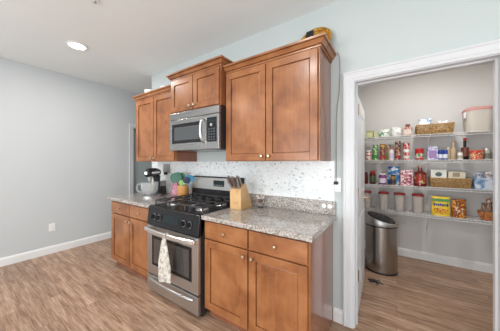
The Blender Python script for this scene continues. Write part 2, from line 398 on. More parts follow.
# ------------------------------------------------------------------ cabinets
def knob(parent, x, y, z):
    B().lathe((0, 0, 0), [(0, 0), (0.006, 0), (0.006, 0.012), (0.012, 0.016), (0.0145, 0.022), (0.011, 0.028), (0, 0.030)], 16).xf(
        Matrix.Translation((x, y, z)) @ Matrix.Rotation(PI/2, 4, 'X')).build('knob', M['nickel'], parent, smooth=True)
def shaker(x0, x1, z0, z1, y, parent, name='door', rail=0.058, thick=0.02):
    """recessed-panel door whose front face is at y, facing -y"""
    p = B(); g = 0.004; i = 0.005; F = 0.0095
    def rg(o, yy): return [Vector((x0+rail+o, yy, z0+rail+o)), Vector((x1-rail-o, yy, z0+rail+o)), Vector((x1-rail-o, yy, z1-rail-o)), Vector((x0+rail+o, yy, z1-rail-o))]
    p.loft([rg(-0.003, y+thick-0.001), rg(-0.003, y+0.0165), rg(g, y+0.0165), rg(g+0.001, y+F+0.001), rg(g+i, y+F)])
    o = p.build(name, M['wood'], parent)
    for a, c in ((x0, x0+rail), (x1-rail, x1)):
        B().box(a, c, y, y+thick, z0, z1, 0.0018).build('stile', M['wood'], o)
    for a, c in ((z0, z0+rail), (z1-rail, z1)):
        B().box(x0+rail, x1-rail, y, y+thick, a, c, 0.0018).build('rail', M['woodx'], o)
    return o
def crown(x0, x1, yf, z, parent, left=True, right=True, yb=YK):
    """two-step cove crown around front and exposed sides"""
    prof = [(-0.004, 0.0), (0.008, 0.0), (0.009, 0.012), (0.003, 0.014), (0.003, 0.017), (0.018, 0.019), (0.026, 0.032), (0.036, 0.044), (0.028, 0.047), (0.028, 0.050), (0.045, 0.053), (0.047, 0.068), (-0.004, 0.068)]
    b = B(); rr = []
    def ring(fn): return [Vector(fn(o, h)) for o, h in prof]
    if left: rr.append(ring(lambda o, h: (x0-o, yb, z+h)))
    rr.append(ring(lambda o, h: (x0-o if left else x0, yf-o, z+h)))
    rr.append(ring(lambda o, h: (x1+o if right else x1, yf-o, z+h)))
    if right: rr.append(ring(lambda o, h: (x1+o, yb, z+h)))
    b.loft(rr); b.build('crown_moulding', M['woodx'], parent, smooth=25)
def upper(x0, x1, z0, z1, yf, label, knobs='bottom', left=True, right=True, n=2, ztop=None):
    t = thing('wall_cabinet', label, 'cabinet', ((x0+x1)/2, YK, z0), None)
    yb = YK-0.002
    B().box(x0+0.003, x1-0.003, yf+0.04, yb, z0, z1+0.062).build('body', M['side'], t)
    B().box(x0, x1, yf+0.021, yf+0.04, z0, z1+0.02, 0.001).build('face_frame', M['wood'], t)
    g = 0.010; e = 0.014; wd = (x1-x0-2*e-g*(n-1))/n
    for i in range(n):
        a = x0+e+i*(wd+g); d = shaker(a, a+wd, z0+0.008, z1-0.012, yf, t)
        kx = a+wd-0.03 if i == 0 else a+0.03
        knob(d, kx, yf, z0+0.045)
    crown(x0, x1, yf+0.021, z1, t, left, right, yb)
    return t
upper(-3.045, -2.172, 1.378, 2.222, 1.61, 'tall brown wood wall cabinet nearest the blank grey wall, above the stand mixer', right=False)
upper(-2.168, -1.40, 1.925, 2.305, 1.545, 'short brown wood wall cabinet mounted above the microwave')
upper(-1.392, -0.474, 1.378, 2.235, 1.61, 'wide brown wood wall cabinet above the knife block counter, beside the pantry', left=False)

def basecab(x0, x1, label, rightside=False):
    yf = 1.33; t = thing('base_cabinet', label, 'cabinet', ((x0+x1)/2, YK, 0))
    yb = YK-0.002
    B().box(x0+0.003, x1-0.003, yf+0.04, yb, 0.10, 0.875).box(x0+0.003, x1-0.003, yf+0.085, yb, 0.0, 0.10).build('body', M['side'], t)
    B().box(x0, x1, yf+0.021, yf+0.04, 0.10, 0.875, 0.001).build('face_frame', M['wood'], t)
    xm = (x0+x1)/2
    for i, (a, c) in enumerate(((x0+0.012, xm-0.006), (xm+0.006, x1-0.012))):
        d = B().box(a, c, yf, yf+0.02, 0.715, 0.858, 0.003).build('drawer', M['woodx'], t)
        knob(d, (a+c)/2, yf, 0.787)
        d = shaker(a, c, 0.105, 0.703, yf, t, rail=0.062)
        knob(d, c-0.032 if i == 0 else a+0.032, yf, 0.655)
    B().box(x0+0.003, x1-0.003, yf+0.075, yf+0.085, 0, 0.10).build('toe_kick', M['side'], t)
basecab(-3.13, -2.185, 'brown wood base cabinet left of the stove, under the stand mixer counter')
basecab(-1.392, -0.455, 'brown wood base cabinet right of the stove, next to the pantry doorway')
tag(B().box(-3.165, -2.183, 1.30, YK-0.002, 0.875, 0.912, 0.006).build('countertop', M['granite']), 'speckled grey granite countertop left of the stove', 'countertop')
tag(B().box(-1.394, -0.428, 1.30, YK-0.002, 0.875, 0.912, 0.006).build('countertop', M['granite']), 'speckled grey granite countertop right of the stove, carrying the knife block', 'countertop')
tag(B().box(-1.394, -0.434, YK-0.028, YK-0.006, 0.9125, 1.03, 0.002).build('granite_upstand', M['granite']), 'low strip of speckled granite along the back of the right countertop', 'backsplash')
tag(B().box(-3.19, -0.445, YK-0.006, YK-0.0005, 0.915, 1.377).build('tile_backsplash', M['mosaic']), 'white mosaic tile backsplash with scattered grey flecks behind the stove', 'backsplash')

# granite-strip outlet with two round white receptacles
t = thing('counter_outlet', 'pair of round white receptacles set in the granite strip', 'outlet', (-0.5, YK-0.028, 0.985))
for x in (-0.528, -0.478):
    B().cyl((x, YK-0.028, 0.988), (x, YK-0.036, 0.988), 0.019).build('receptacle', M['white'], t)

# switch plate and the cord coming down the wall
t = thing('wall_outlet', 'white outlet plate on the pale wall between backsplash and pantry door', 'outlet', (-0.425, YK, 1.18))
B().box(-0.444, -0.392, YK-0.007, YK, 1.115, 1.235, 0.002).build('cover_plate', M['white'], t)
t = thing('power_cord', 'thin white cord hanging from the wall cabinet crown down to the outlet', 'cord', (-0.43, YK-0.02, 1.2))
import itertools
pts = [(-0.418, YK-0.02, 2.305), (-0.402, YK-0.012, 2.24), (-0.402, YK-0.010, 2.10), (-0.408, YK-0.010, 1.95), (-0.425, YK-0.010, 1.8), (-0.43, YK-0.010, 1.5), (-0.431, YK-0.012, 1.24), (-0.431, YK-0.02, 1.195)]
def smooth_pts(p, k=4):
    p = [Vector(a) for a in p]; out = []
    for i in range(len(p)-1):
        p0, p1, p2, p3 = p[max(i-1, 0)], p[i], p[i+1], p[min(i+2, len(p)-1)]
        for j in range(k):
            u = j/k; out.append(0.5*((2*p1)+(-p0+p2)*u+(2*p0-5*p1+4*p2-p3)*u*u+(-p0+3*p1-3*p2+p3)*u**3))
    out.append(p[-1]); return out
B().tube(smooth_pts(pts), 0.0034, 6).build('cord', col(140, 138, 132), t, smooth=True)  # white cord painted grey, its shadow put into the colour
B().box(-0.446, -0.414, YK-0.034, YK-0.0075, 1.178, 1.204, 0.004).build('plug', M['blackm'], t)

# ------------------------------------------------------------------ microwave
def microwave():
    x0, x1, z0, z1, yf = -2.166, -1.402, 1.50, 1.918, 1.535
    t = thing('microwave', 'stainless over-the-range microwave above the stove', 'microwave', ((x0+x1)/2, YK, z0))
    B().box(x0, x1, yf+0.03, YK-0.007, z0, z1, 0.002).build('body', M['blackm'], t)
    g = B().box(x0, x1, yf, yf+0.03, 1.845, z1, 0.004).build('vent_grille', M['steeld'], t)
    # door frame around its window
    dx1 = x1-0.175
    d = B().box(x0, x0+0.045, yf, yf+0.03, z0, 1.84, 0.003).box(dx1-0.055, dx1, yf, yf+0.03, z0, 1.84, 0.003)
    d.box(x0+0.045, dx1-0.055, yf, yf+0.03, z0, z0+0.075, 0.002).box(x0+0.045, dx1-0.055, yf, yf+0.03, 1.79, 1.84, 0.002)
    door = d.build('door', M['steeld'], t)
    B().box(x0+0.045, dx1-0.055, yf+0.004, yf+0.028, z0+0.075, 1.79).build('window', M['black'], door)
    B().box(x0+0.085, dx1-0.10, yf+0.0025, yf+0.0045, z0+0.11, 1.755).build('pane', M['mw_glass'], door)
    pts = [(dx1-0.027, yf, z0+0.07), (dx1-0.027, yf-0.035, z0+0.10), (dx1-0.027, yf-0.05, z0+0.19), (dx1-0.027, yf-0.035, z0+0.28), (dx1-0.027, yf, z0+0.31)]
    B().tube(smooth_pts(pts), 0.0125, 10).build('handle', M['chrome'], door, smooth=True)
    c = B().box(dx1+0.003, x1, yf, yf+0.03, z0, 1.84, 0.003).build('control_panel', M['steeld'], t)
    B().box(dx1+0.018, x1-0.028, yf-0.002, yf, z0+0.07, 1.81).build('keypad', M['black'], c)
    B().box(dx1+0.035, x1-0.045, yf-0.003, yf-0.002, 1.765, 1.795).build('display', M['display'], c)
    k = B()
    for i in range(3):
        for j in range(5): k.box(dx1+0.036+i*0.034, dx1+0.058+i*0.034, yf-0.003, yf-0.002, z0+0.085+j*0.026, z0+0.099+j*0.026)
    k.build('button', col(70, 74, 78), c)
    B().cyl((dx1+0.082, yf-0.002, z0+0.235), (dx1+0.082, yf-0.012, z0+0.235), 0.014).build('dial', M['chrome'], c, smooth=True)
    B().box(x0+0.1, x1-0.1, yf+0.06, yf+0.34, z0-0.003, z0).build('light_cover', M['steeld'], t)
microwave()

# ------------------------------------------------------------------ stove
def stove():
    x0, x1 = -2.178, -1.399; yf = 1.275; yb = YK-0.012
    t = thing('gas_range', 'stainless and black gas stove with oven between the two base cabinets', 'stove', ((x0+x1)/2, yb, 0))
    B().box(x0, x1, yf+0.03, yb, 0.04, 0.895, 0.002).build('body', M['blackm'], t)
    for x in (x0+0.04, x1-0.04):
        for y in (yf+0.08, yb-0.05): B().cyl((x, y, 0), (x, y, 0.04), 0.018).build('foot', M['blackm'], t)
    # storage drawer with a long scooped pull
    dr = B().box(x0+0.004, x1-0.004, yf, yf+0.03, 0.05, 0.208, 0.003).build('drawer', M['steel'], t)
    pts = [(x0+0.06+(x1-x0-0.12)*i/12, yf-0.004-0.030*math.sin(PI*i/12)**0.6, 0.172+0.006*math.sin(PI*i/12)) for i in range(13)]
    B().tube(pts, 0.011, 8).build('pull', M['steel'], dr, smooth=True)
    # oven door: frame + window
    z0, z1 = 0.222, 0.715; wx0, wx1, wz0, wz1 = x0+0.085, x1-0.085, 0.315, 0.62
    d = B().box(x0+0.004, wx0, yf, yf+0.03, z0, z1, 0.003).box(wx1, x1-0.004, yf, yf+0.03, z0, z1, 0.003)
    d.box(wx0, wx1, yf, yf+0.03, z0, wz0, 0.001).box(wx0, wx1, yf, yf+0.03, wz1, z1, 0.001)
    door = d.build('oven_door', M['steel'], t)
    B().box(wx0, wx1, yf+0.001, yf+0.028, wz0, wz1).build('window_border', M['black'], door)
    B().box(wx0+0.035, wx1-0.035, yf-0.0005, yf+0.0012, wz0+0.03, wz1-0.03).build('pane', M['oven_glass'], door)
    n = 16
    pts = [(x0+0.03+(x1-x0-0.06)*i/n, yf-0.030-0.032*math.sin(PI*i/n)**0.7, 0.683) for i in range(n+1)]
    B().loft([[Vector((p[0], p[1]+a, p[2]+c)) for a, c in ((-0.010, -0.014), (0.002, -0.021), (0.010, 0), (0.002, 0.021), (-0.010, 0.014))] for p in pts]).box(x0+0.012, x0+0.05, yf-0.040, yf, 0.664, 0.702, 0.004).box(x1-0.05, x1-0.012, yf-0.040, yf, 0.664, 0.702, 0.004).build('handle', M['chrome'], door, smooth=50)
    # sloped control panel
    cp = B().prism([(yf-0.004, 0.725), (yf+0.05, 0.725), (yf+0.085, 0.905), (yf+0.04, 0.915), (yf+0.018, 0.905)], x0, x1, 'x').build('control_panel', M['black'], t, bevel=0.004)
    sl = math.atan2(0.022, 0.18)
    R = Matrix.Rotation(PI/2-sl, 4, 'X')
    def on(x, z): return Matrix.Translation((x, yf-0.004+(z-0.725)*0.022/0.18, z)) @ R
    for x in (x0+0.12, x0+0.20, x1-0.20, x1-0.12):
        k = B().lathe((0, 0, 0), [(0, 0), (0.026, 0), (0.026, 0.006), (0.021, 0.010), (0.019, 0.028), (0, 0.030)], 20).box(-0.005, 0.005, -0.021, 0.021, 0.028, 0.036).xf(on(x, 0.812))
        k.build('knob', M['black'], cp, smooth=True)
        B().lathe((0, 0, 0), [(0.026, 0), (0.030, 0), (0.030, 0.003), (0.026, 0.003)], 24).xf(on(x, 0.812)).build('knob_ring', M['steel'], cp, smooth=True)
    B().box(-0.115, 0.115, -0.035, 0.035, -0.001, 0.002).xf(on((x0+x1)/2, 0.815)).build('clock_display', M['display'], cp)
    # cooktop
    B().box(x0, x1, yf+0.045, yb-0.05, 0.895, 0.912, 0.005).build('cooktop', M['black'], t)
    ct = t
    bx = [x0+0.17, x0+0.17, x1-0.17, x1-0.17]; by = [1.48, 1.75, 1.48, 1.75]; br = [0.052, 0.042, 0.045, 0.05]
    for x, y, r in zip(bx, by, br):
        bu = B().lathe((x, y, 0.912), [(0, 0), (r+0.018, 0), (r+0.014, 0.006), (r-0.002, 0.010), (r-0.004, 0.014), (0, 0.014)], 24).build('burner', M['chrome'], ct, smooth=True)
        B().lathe((x, y, 0.926), [(0, 0), (r-0.008, 0), (r-0.006, 0.006), (r-0.014, 0.010), (0, 0.010)], 24).build('burner_cap', M['iron'], bu, smooth=True)
    xm = (x0+x1)/2
    bu = B().lathe((xm, 1.615, 0.912), [(0, 0), (0.055, 0), (0.05, 0.012), (0, 0.012)], 24, 0.9, 2.0).build('burner', M['chrome'], ct, smooth=True)
    B().lathe((xm, 1.615, 0.924), [(0, 0), (0.04, 0), (0.042, 0.006), (0.035, 0.010), (0, 0.010)], 24, 0.9, 2.2).build('burner_cap', M['steel'], bu, smooth=True)
    zt = 0.955; r = 0.0075
    def bar(b, x_0, y_0, x_1, y_1, z=zt, z2=None):
        z2 = z if z2 is None else z2
        dx, dy = x_1-x_0, y_1-y_0; L = math.hypot(dx, dy); nx, ny = -dy/L*r, dx/L*r
        b.loft([[Vector((x+nx, y+ny, zz)), Vector((x-nx, y-ny, zz)), Vector((x-nx*0.6, y-ny*0.6, zz+0.014)), Vector((x+nx*0.6, y+ny*0.6, zz+0.014))] for x, y, zz in ((x_0, y_0, z), (x_1, y_1, z2))])
    ws = (x1-x0-0.06)/3
    for i in range(3):
        a = x0+0.03+i*ws+0.003; c = a+ws-0.006; y0_, y1_ = 1.355, 1.865; m_ = (a+c)/2
        b = B()
        bar(b, a, y0_, c, y0_); bar(b, a, y1_, c, y1_); bar(b, a, y0_, a, y1_); bar(b, c, y0_, c, y1_); bar(b, a, 1.61, c, 1.61)
        for y in ((1.48, 1.75) if i != 1 else (1.5, 1.72)):
            bar(b, a, y, m_-0.03, y, zt, zt+0.004); bar(b, m_+0.03, y, c, y, zt+0.004, zt)
            bar(b, m_, y-0.03, m_, y-0.12 if y < 1.6 else 1.61, zt+0.004, zt); bar(b, m_, y+0.03, m_, 1.61 if y < 1.6 else y+0.115, zt+0.004, zt)
        for x in (a, c):
            for y in (y0_, 1.61, y1_): b.cyl((x, y, 0.910), (x, y, zt+0.002), 0.008, 0.0065, 8)
        b.build('grate', M['iron'], t)
    # backguard
    g = B().prism([(yb-0.075, 0.912), (yb, 0.912), (yb, 1.195), (yb-0.045, 1.195), (yb-0.062, 1.17)], x0, x1, 'x').build('backguard', M['black'], t, bevel=0.003)
    F = B().prism([(yb-0.0725, 1.045), (yb-0.060, 1.045), (yb-0.050, 1.185), (yb-0.0640, 1.180)], x0+0.006, x1-0.006, 'x').build('backguard_panel', M['steel'], g, bevel=0.002)
    B().box(xm-0.01, xm+0.15, yb-0.074, yb-0.063, 1.085, 1.155).build('display', M['display'], g)
    k = B()
    for i in range(4): k.box(xm+0.0+i*0.036, xm+0.022+i*0.036, yb-0.0755, yb-0.074, 1.095, 1.105)
    k.build('button', col(130, 135, 138), g)
    for s in (0,): B().box(x0+0.02, x1-0.02, yb-0.082, yb-0.072, 0.965, 0.985, 0.003).build('vent_slot', M['iron'], g)
stove()

# dish towel looped on the oven handle
def towel():
    cx, y = -1.765, 1.195
    rings = []; N = 40
    t = thing('dish_towel', 'white patterned dish towel hanging from the oven door handle', 'towel', (cx, y, 0.30))
    for i in range(15):
        u = i/14; z = 0.672-u*0.39
        hw = 0.018+0.058*min(1, u*1.6)**0.8+0.012*u; th = 0.012+0.006*u
        ring = []
        for k in range(N):
            a = 2*PI*k/N; sx = math.cos(a); sy = math.sin(a)
            w_ = 0.007*math.sin(5*sx*PI*0.9+u*1.3)*min(1, 0.3+u)
            ring.append(Vector((cx+hw*sx+0.008*u, y+th*sy+w_-0.002, z+(0.012*math.sin(3*sx) if i == 14 else 0))))
        rings.append(ring)
    B().loft(rings).build('cloth', M['towel'], t, smooth=60)
    pts = [(cx, 1.195, 0.665), (cx+0.006, 1.194, 0.69), (cx+0.008, 1.202, 0.708), (cx+0.006, 1.232, 0.708), (cx, 1.236, 0.68), (cx-0.003, 1.232, 0.655), (cx, 1.205, 0.648)]
    B().tube(smooth_pts(pts), 0.006, 8).build('hanging_loop', M['towel'], t, smooth=True)
towel()

# ------------------------------------------------------------------ things on the counters
ZT = 0.912
def mixer():
    t = thing('stand_mixer', 'black and silver stand mixer with glass bowl on the left counter', 'mixer', (-2.725, 1.685, ZT))
    X = Matrix.Translation((-2.725, 1.685, ZT)) @ Matrix.Rotation(math.radians(118), 4, 'Z') @ Matrix.Scale(0.96, 4)   # head points to the room
    dk = col(38, 38, 44, 0.25)
    B().loft([rrect(-0.035, 0, 0.155, 0.10, 0.09, 0, 8), rrect(-0.035, 0, 0.155, 0.10, 0.09, 0.018, 8), rrect(-0.03, 0, 0.14, 0.088, 0.08, 0.030, 8)]).xf(X).build('base', M['steel'], t, smooth=True)
    B().loft([rrect(0.085, 0, 0.04, 0.055, 0.035, 0.02), rrect(0.088, 0, 0.033, 0.045, 0.03, 0.12), rrect(0.085, 0, 0.034, 0.046, 0.03, 0.22), rrect(0.08, 0, 0.045, 0.052, 0.035, 0.28)]).xf(X).build('column', dk, t, smooth=True)
    rings = []
    for x, r, z in ((0.14, 0.015, 0.325), (0.135, 0.040, 0.325), (0.11, 0.055, 0.328), (0.04, 0.062, 0.333), (-0.06, 0.063, 0.333), (-0.13, 0.058, 0.331), (-0.165, 0.048, 0.328), (-0.178, 0.030, 0.326), (-0.18, 0.01, 0.325)):
        rings.append([Vector((x, r*0.95*math.cos(2*PI*k/20), z+r*math.sin(2*PI*k/20))) for k in range(20)])
    B().loft(rings).xf(X).build('motor_head', dk, t, smooth=True)
    rings = [[Vector((x, (r+0.0015)*0.95*math.cos(2*PI*k/20), 0.333+(max(-0.012, min(0.012, (r+0.0015)*math.sin(2*PI*k/20)))))) for k in range(20)] for x, r in ((0.06, 0.062), (-0.06, 0.064), (-0.13, 0.059))]
    B().loft(rings).xf(X).build('trim_band', M['chrome'], t, smooth=True)
    B().cyl((-0.188, 0, 0.33), (-0.176, 0, 0.33), 0.02).xf(X).build('hub_cap', M['chrome'], t, smooth=True)
    B().cyl((-0.09, 0, 0.28), (-0.09, 0, 0.225), 0.034, 0.026).xf(X).build('planetary_hub', M['steel'], t, smooth=True)
    bt = B().cyl((-0.09, 0, 0.225), (-0.09, 0, 0.16), 0.006)
    for q in range(4):
        a = q*PI/4
        bt.tube(smooth_pts([(-0.09, 0, 0.17), (-0.09+0.045*math.cos(a), 0.045*math.sin(a), 0.12), (-0.09+0.035*math.cos(a), 0.035*math.sin(a), 0.065), (-0.09, 0, 0.055), (-0.09-0.035*math.cos(a), -0.035*math.sin(a), 0.065), (-0.09-0.045*math.cos(a), -0.045*math.sin(a), 0.12), (-0.09, 0, 0.17)]), 0.002, 5)
    bt.xf(X).build('whisk', col(190, 150, 120), t, smooth=True)
    bo = B().lathe((-0.09, 0, 0.032), [(0, 0), (0.05, 0), (0.052, 0.01), (0.085, 0.03), (0.107, 0.07), (0.112, 0.15), (0.116, 0.172), (0.112, 0.172), (0.108, 0.15), (0.103, 0.07), (0.082, 0.034), (0.05, 0.014), (0, 0.012)], 32).xf(X).build('bowl', M['glass'], t, smooth=True)
    B().tube(smooth_pts([(-0.165, 0.075, 0.18), (-0.192, 0.102, 0.183), (-0.205, 0.115, 0.14), (-0.192, 0.102, 0.09), (-0.155, 0.065, 0.075)]), 0.009, 8).xf(X).build('bowl_handle', M['glass'], bo, smooth=True)
mixer()
# grey-brown tall box and dark canister beside the mixer
t = thing('coffee_grinder', 'small dark canister with grey top just right of the stand mixer', 'canister', (-2.80, 1.88, ZT))
B().lathe((-2.80, 1.88, ZT), [(0, 0), (0.045, 0), (0.046, 0.02), (0.040, 0.12), (0, 0.12)], 20).build('body', col(40, 34, 34), t, smooth=True)
B().lathe((-2.80, 1.88, ZT+0.12), [(0, 0), (0.043, 0), (0.043, 0.05), (0.036, 0.07), (0, 0.072)], 20).build('lid', col(135, 132, 130), t, smooth=True)
t = thing('switch_plate', 'grey switch plate with a black plug on the backsplash behind the mixer', 'switch', (-2.81, YK-0.006, 1.28))
B().box(-2.90, -2.735, YK-0.012, YK-0.006, 1.21, 1.345, 0.002).build('cover_plate', col(150, 150, 146), t)
B().box(-2.84, -2.795, YK-0.045, YK-0.012, 1.185, 1.225, 0.004).build('plug', M['blackm'], t)
# pink recipe stand
t = thing('picture_frame', 'small pink frame propped against the backsplash beside the utensil crock', 'frame', (-2.575, 1.895, ZT))
R = Matrix.Translation((-2.575, 1.895, ZT)) @ Matrix.Rotation(math.radians(-12), 4, 'X')
B().box(-0.065, 0.065, -0.008, 0.008, 0, 0.018).box(-0.065, 0.065, -0.008, 0.008, 0.162, 0.18).box(-0.065, -0.047, -0.008, 0.008, 0.018, 0.162).box(0.047, 0.065, -0.008, 0.008, 0.018, 0.162).xf(R).build('frame', col(215, 150, 170), t)
B().box(-0.047, 0.047, -0.002, 0.004, 0.018, 0.162).xf(R).build('picture', printed('pink_print', [(215, 130, 160), (235, 190, 205), (190, 90, 125)], 24), t)

def crock():
    cx, cy = -2.245, 1.79
    t = thing('utensil_crock', 'round honey wood utensil holder left of the stove', 'utensil holder', (cx, cy, ZT))
    B().lathe((cx, cy, ZT), [(0, 0), (0.072, 0), (0.075, 0.004), (0.072, 0.165), (0.068, 0.168), (0.067, 0.162), (0.068, 0.01), (0, 0.01)], 28).build('pot', M['crock'], t, smooth=True)
    def uten(kind, dx, dy, lean, az, L, hw, hh, c, label):
        u = thing('spatula' if kind != 'spoon' else 'serving_spoon', label, 'utensil', (cx+dx, cy+dy, ZT+0.012))
        R = Matrix.Translation((cx+dx, cy+dy, ZT+0.014)) @ Matrix.Rotation(az, 4, 'Z') @ Matrix.Rotation(lean, 4, 'Y')
        B().cyl((0, 0, 0), (0, 0, L), 0.005, 0.006, 8).xf(R).build('handle', c, u, smooth=True)
        rings = []
        for i in range(9):
            s = i/8; z = L-0.01+hh*s; wv = hw*math.sin(PI*(0.12+0.76*s))**0.55 if kind != 'sq' else hw*(0.35+0.65*min(1, s*3))
            y_ = 0.004 if kind != 'spoon' else 0.010*math.sin(PI*s)
            # blades face the camera side (their width runs across the view)
            rings.append([Vector((math.cos(2*PI*k/12)*wv, math.sin(2*PI*k/12)*0.0035+y_, z)) for k in range(12)])
        B().loft(rings).xf(R @ Matrix.Rotation(-az+math.radians(34), 4, 'Z')).build('blade' if kind != 'spoon' else 'spoon_bowl', c, u, smooth=True)
    uten('r', -0.018, -0.022, math.radians(-17), 0.2, 0.205, 0.078, 0.125, col(28, 88, 66), 'green spatula with a broad head, leftmost in the wood utensil holder')
    uten('spoon', -0.024, 0.018, math.radians(-9), 0.0, 0.225, 0.055, 0.095, col(44, 105, 78), 'green spoon behind the broad green spatula in the wood holder')
    uten('r', 0.006, -0.024, math.radians(-5), 0.0, 0.150, 0.024, 0.075, col(120, 180, 60), 'small lime green scraper in front in the wood holder')
    uten('r', 0.022, -0.008, math.radians(13), 0.1, 0.195, 0.050, 0.080, col(18, 36, 58), 'navy blue spatula in the wood utensil holder')
    uten('spoon', 0.020, 0.028, math.radians(20), -0.1, 0.225, 0.055, 0.085, col(70, 135, 170), 'light blue spoon leaning right in the wood holder')
crock()

def knifeblock():
    cx, cy = -1.262, 1.72
    t = thing('knife_block', 'blond wood knife block full of knives beside the stove', 'knife block', (cx, cy, ZT))
    X = Matrix.Translation((cx-0.028, cy, ZT)) @ Matrix.Rotation(math.radians(-86), 4, 'Z') @ Matrix.Scale(1.15, 4)
    # local: +x = the way the handles lean back from; profile in x,z  (front at +x)
    prof = [(-0.125, 0.0), (0.07, 0.0), (0.073, 0.165), (-0.008, 0.212), (-0.018, 0.208)]
    B().prism([(x, z) for x, z in prof], -0.055, 0.055, 'y').xf(X).build('block', M['block'], t, bevel=0.004)
    d = Vector((0.50, 0, 0.866)); d = Vector((0.86, 0, 0.52)).normalized()   # normal of slanted face
    a = Vector((0.073, 0, 0.165)); e = Vector((-0.008, 0, 0.212))
    q = 0
    names = ['knife handle at the top edge of the wood block']
    for i in range(4):
        for j in range(3 if i < 3 else 2):
            u = 0.17+0.225*i; p = a.lerp(e, u); y = (-0.034+0.034*j) if i < 3 else (-0.02+0.04*j)
            p = p+Vector((0, y, 0)); L = 0.085+0.012*((i+j) % 3)
            dd = Vector((0.50+0.05*i, -0.30+0.17*j, 0.88)).normalized()
            up = Vector((0, 0, 1))
            k = thing('kitchen_knife', 'steel handled knife slotted in the blond wood block', 'knife', X @ p, 'knives in the wood block')
            B().tube([p, p+dd*0.012], 0.0075, 8).xf(X).build('bolster', M['chrome'], k, smooth=True)
            B().tube([p+dd*0.012, p+dd*(L*0.5), p+dd*L], [0.0075, 0.0085, 0.0095], 8).xf(X).build('handle', col(112, 84, 70, 0.3) if (i+j) % 2 else M['steel'], k, smooth=True)
    s = B().box(0.0718, 0.0735, -0.022, 0.022, 0.045, 0.068).xf(X).build('maker_plate', col(190, 150, 100), t)
knifeblock()

# little footed glass bowl of red-brown decoration
t = thing('candle_dish', 'small clear glass dish of dark red potpourri by the granite strip', 'dish', (-1.135, 1.86, ZT))
B().lathe((-1.135, 1.86, ZT), [(0, 0), (0.032, 0), (0.030, 0.006), (0.012, 0.012), (0.014, 0.024), (0.038, 0.05), (0.048, 0.10), (0.045, 0.10), (0.035, 0.053), (0.010, 0.03), (0, 0.03)], 24).build('bowl', M['clear'], t, smooth=True)
b = B(); rnd = random.Random(3)
for i in range(16):
    a = rnd.random()*6.28; r_ = rnd.random()*0.022; z = 0.05+rnd.random()*0.035
    b.lathe((-1.135+r_*math.cos(a), 1.86+r_*math.sin(a), ZT+z), [(0, -0.008), (0.012, -0.003), (0.013, 0.003), (0, 0.008)], 8)
b.build('filling', printed('potpourri', [(90, 30, 30), (120, 60, 50), (70, 50, 60)], 60), t, smooth=True)
b = B()
for i in range(7):
    a = i*0.9; b.tube([(-1.135, 1.86, ZT+0.075), (-1.135+0.03*math.cos(a), 1.86+0.03*math.sin(a), ZT+0.10+0.006*(i % 3)), (-1.135+0.045*math.cos(a), 1.86+0.045*math.sin(a), ZT+0.112+0.01*(i % 3))], [0.0015, 0.006, 0.002], 6)
b.build('sprig', col(215, 205, 200), t, smooth=True)

# things on top of the wall cabinets
t = thing('woven_tray', 'round yellow woven tray with black patch leaning atop the right wall cabinet', 'tray', (-0.60, 1.87, 2.297))
X = Matrix.Translation((-0.595, 1.90, 2.297+0.135)) @ Matrix.Scale(0.84, 4) @ Matrix.Rotation(math.radians(-13), 4, 'X') @ Matrix.Rotation(PI/2, 4, 'X')
yel = printed('woven_straw', [(120, 85, 25), (175, 130, 45), (200, 165, 80)], 40)
B().lathe((0, 0, 0), [(0, -0.006), (0.12, -0.006), (0.168, 0.012), (0.172, 0.02), (0.165, 0.022), (0.12, 0.004), (0, 0.003)], 40, 1, 0.86).xf(X).build('dish', yel, t, smooth=True)
for i in range(4):
    r_ = 0.165-0.028*i
    B().tube([(r_*math.cos(2*PI*k/40), 0.86*r_*math.sin(2*PI*k/40), 0.020-0.0055*min(i, 3)) for k in range(40)], 0.006, 6, True).xf(X).build('coil', col(165, 125, 45) if i % 2 == 0 else col(180, 105, 45), t, smooth=True)
B().box(-0.10, -0.02, -0.01, 0.135, 0.012, 0.026, 0.004).xf(X).build('black_patch', col(30, 30, 36), t)
for x, y, r_, lab in ((-2.93, 1.77, 0.085, 'low white bowl on top of the left wall cabinet, nearest its outer end'), (-2.62, 1.80, 0.07, 'small white bowl atop the left wall cabinet near the microwave side')):
    o = B().lathe((x, y, 2.285), [(0, 0), (r_*0.5, 0), (r_*0.55, 0.012), (r_*0.9, 0.06), (r_, 0.11), (r_*0.95, 0.11), (r_*0.8, 0.055), (0, 0.02)], 24).build('bowl', M['white'], smooth=True)
    tag(o, lab, 'bowl')

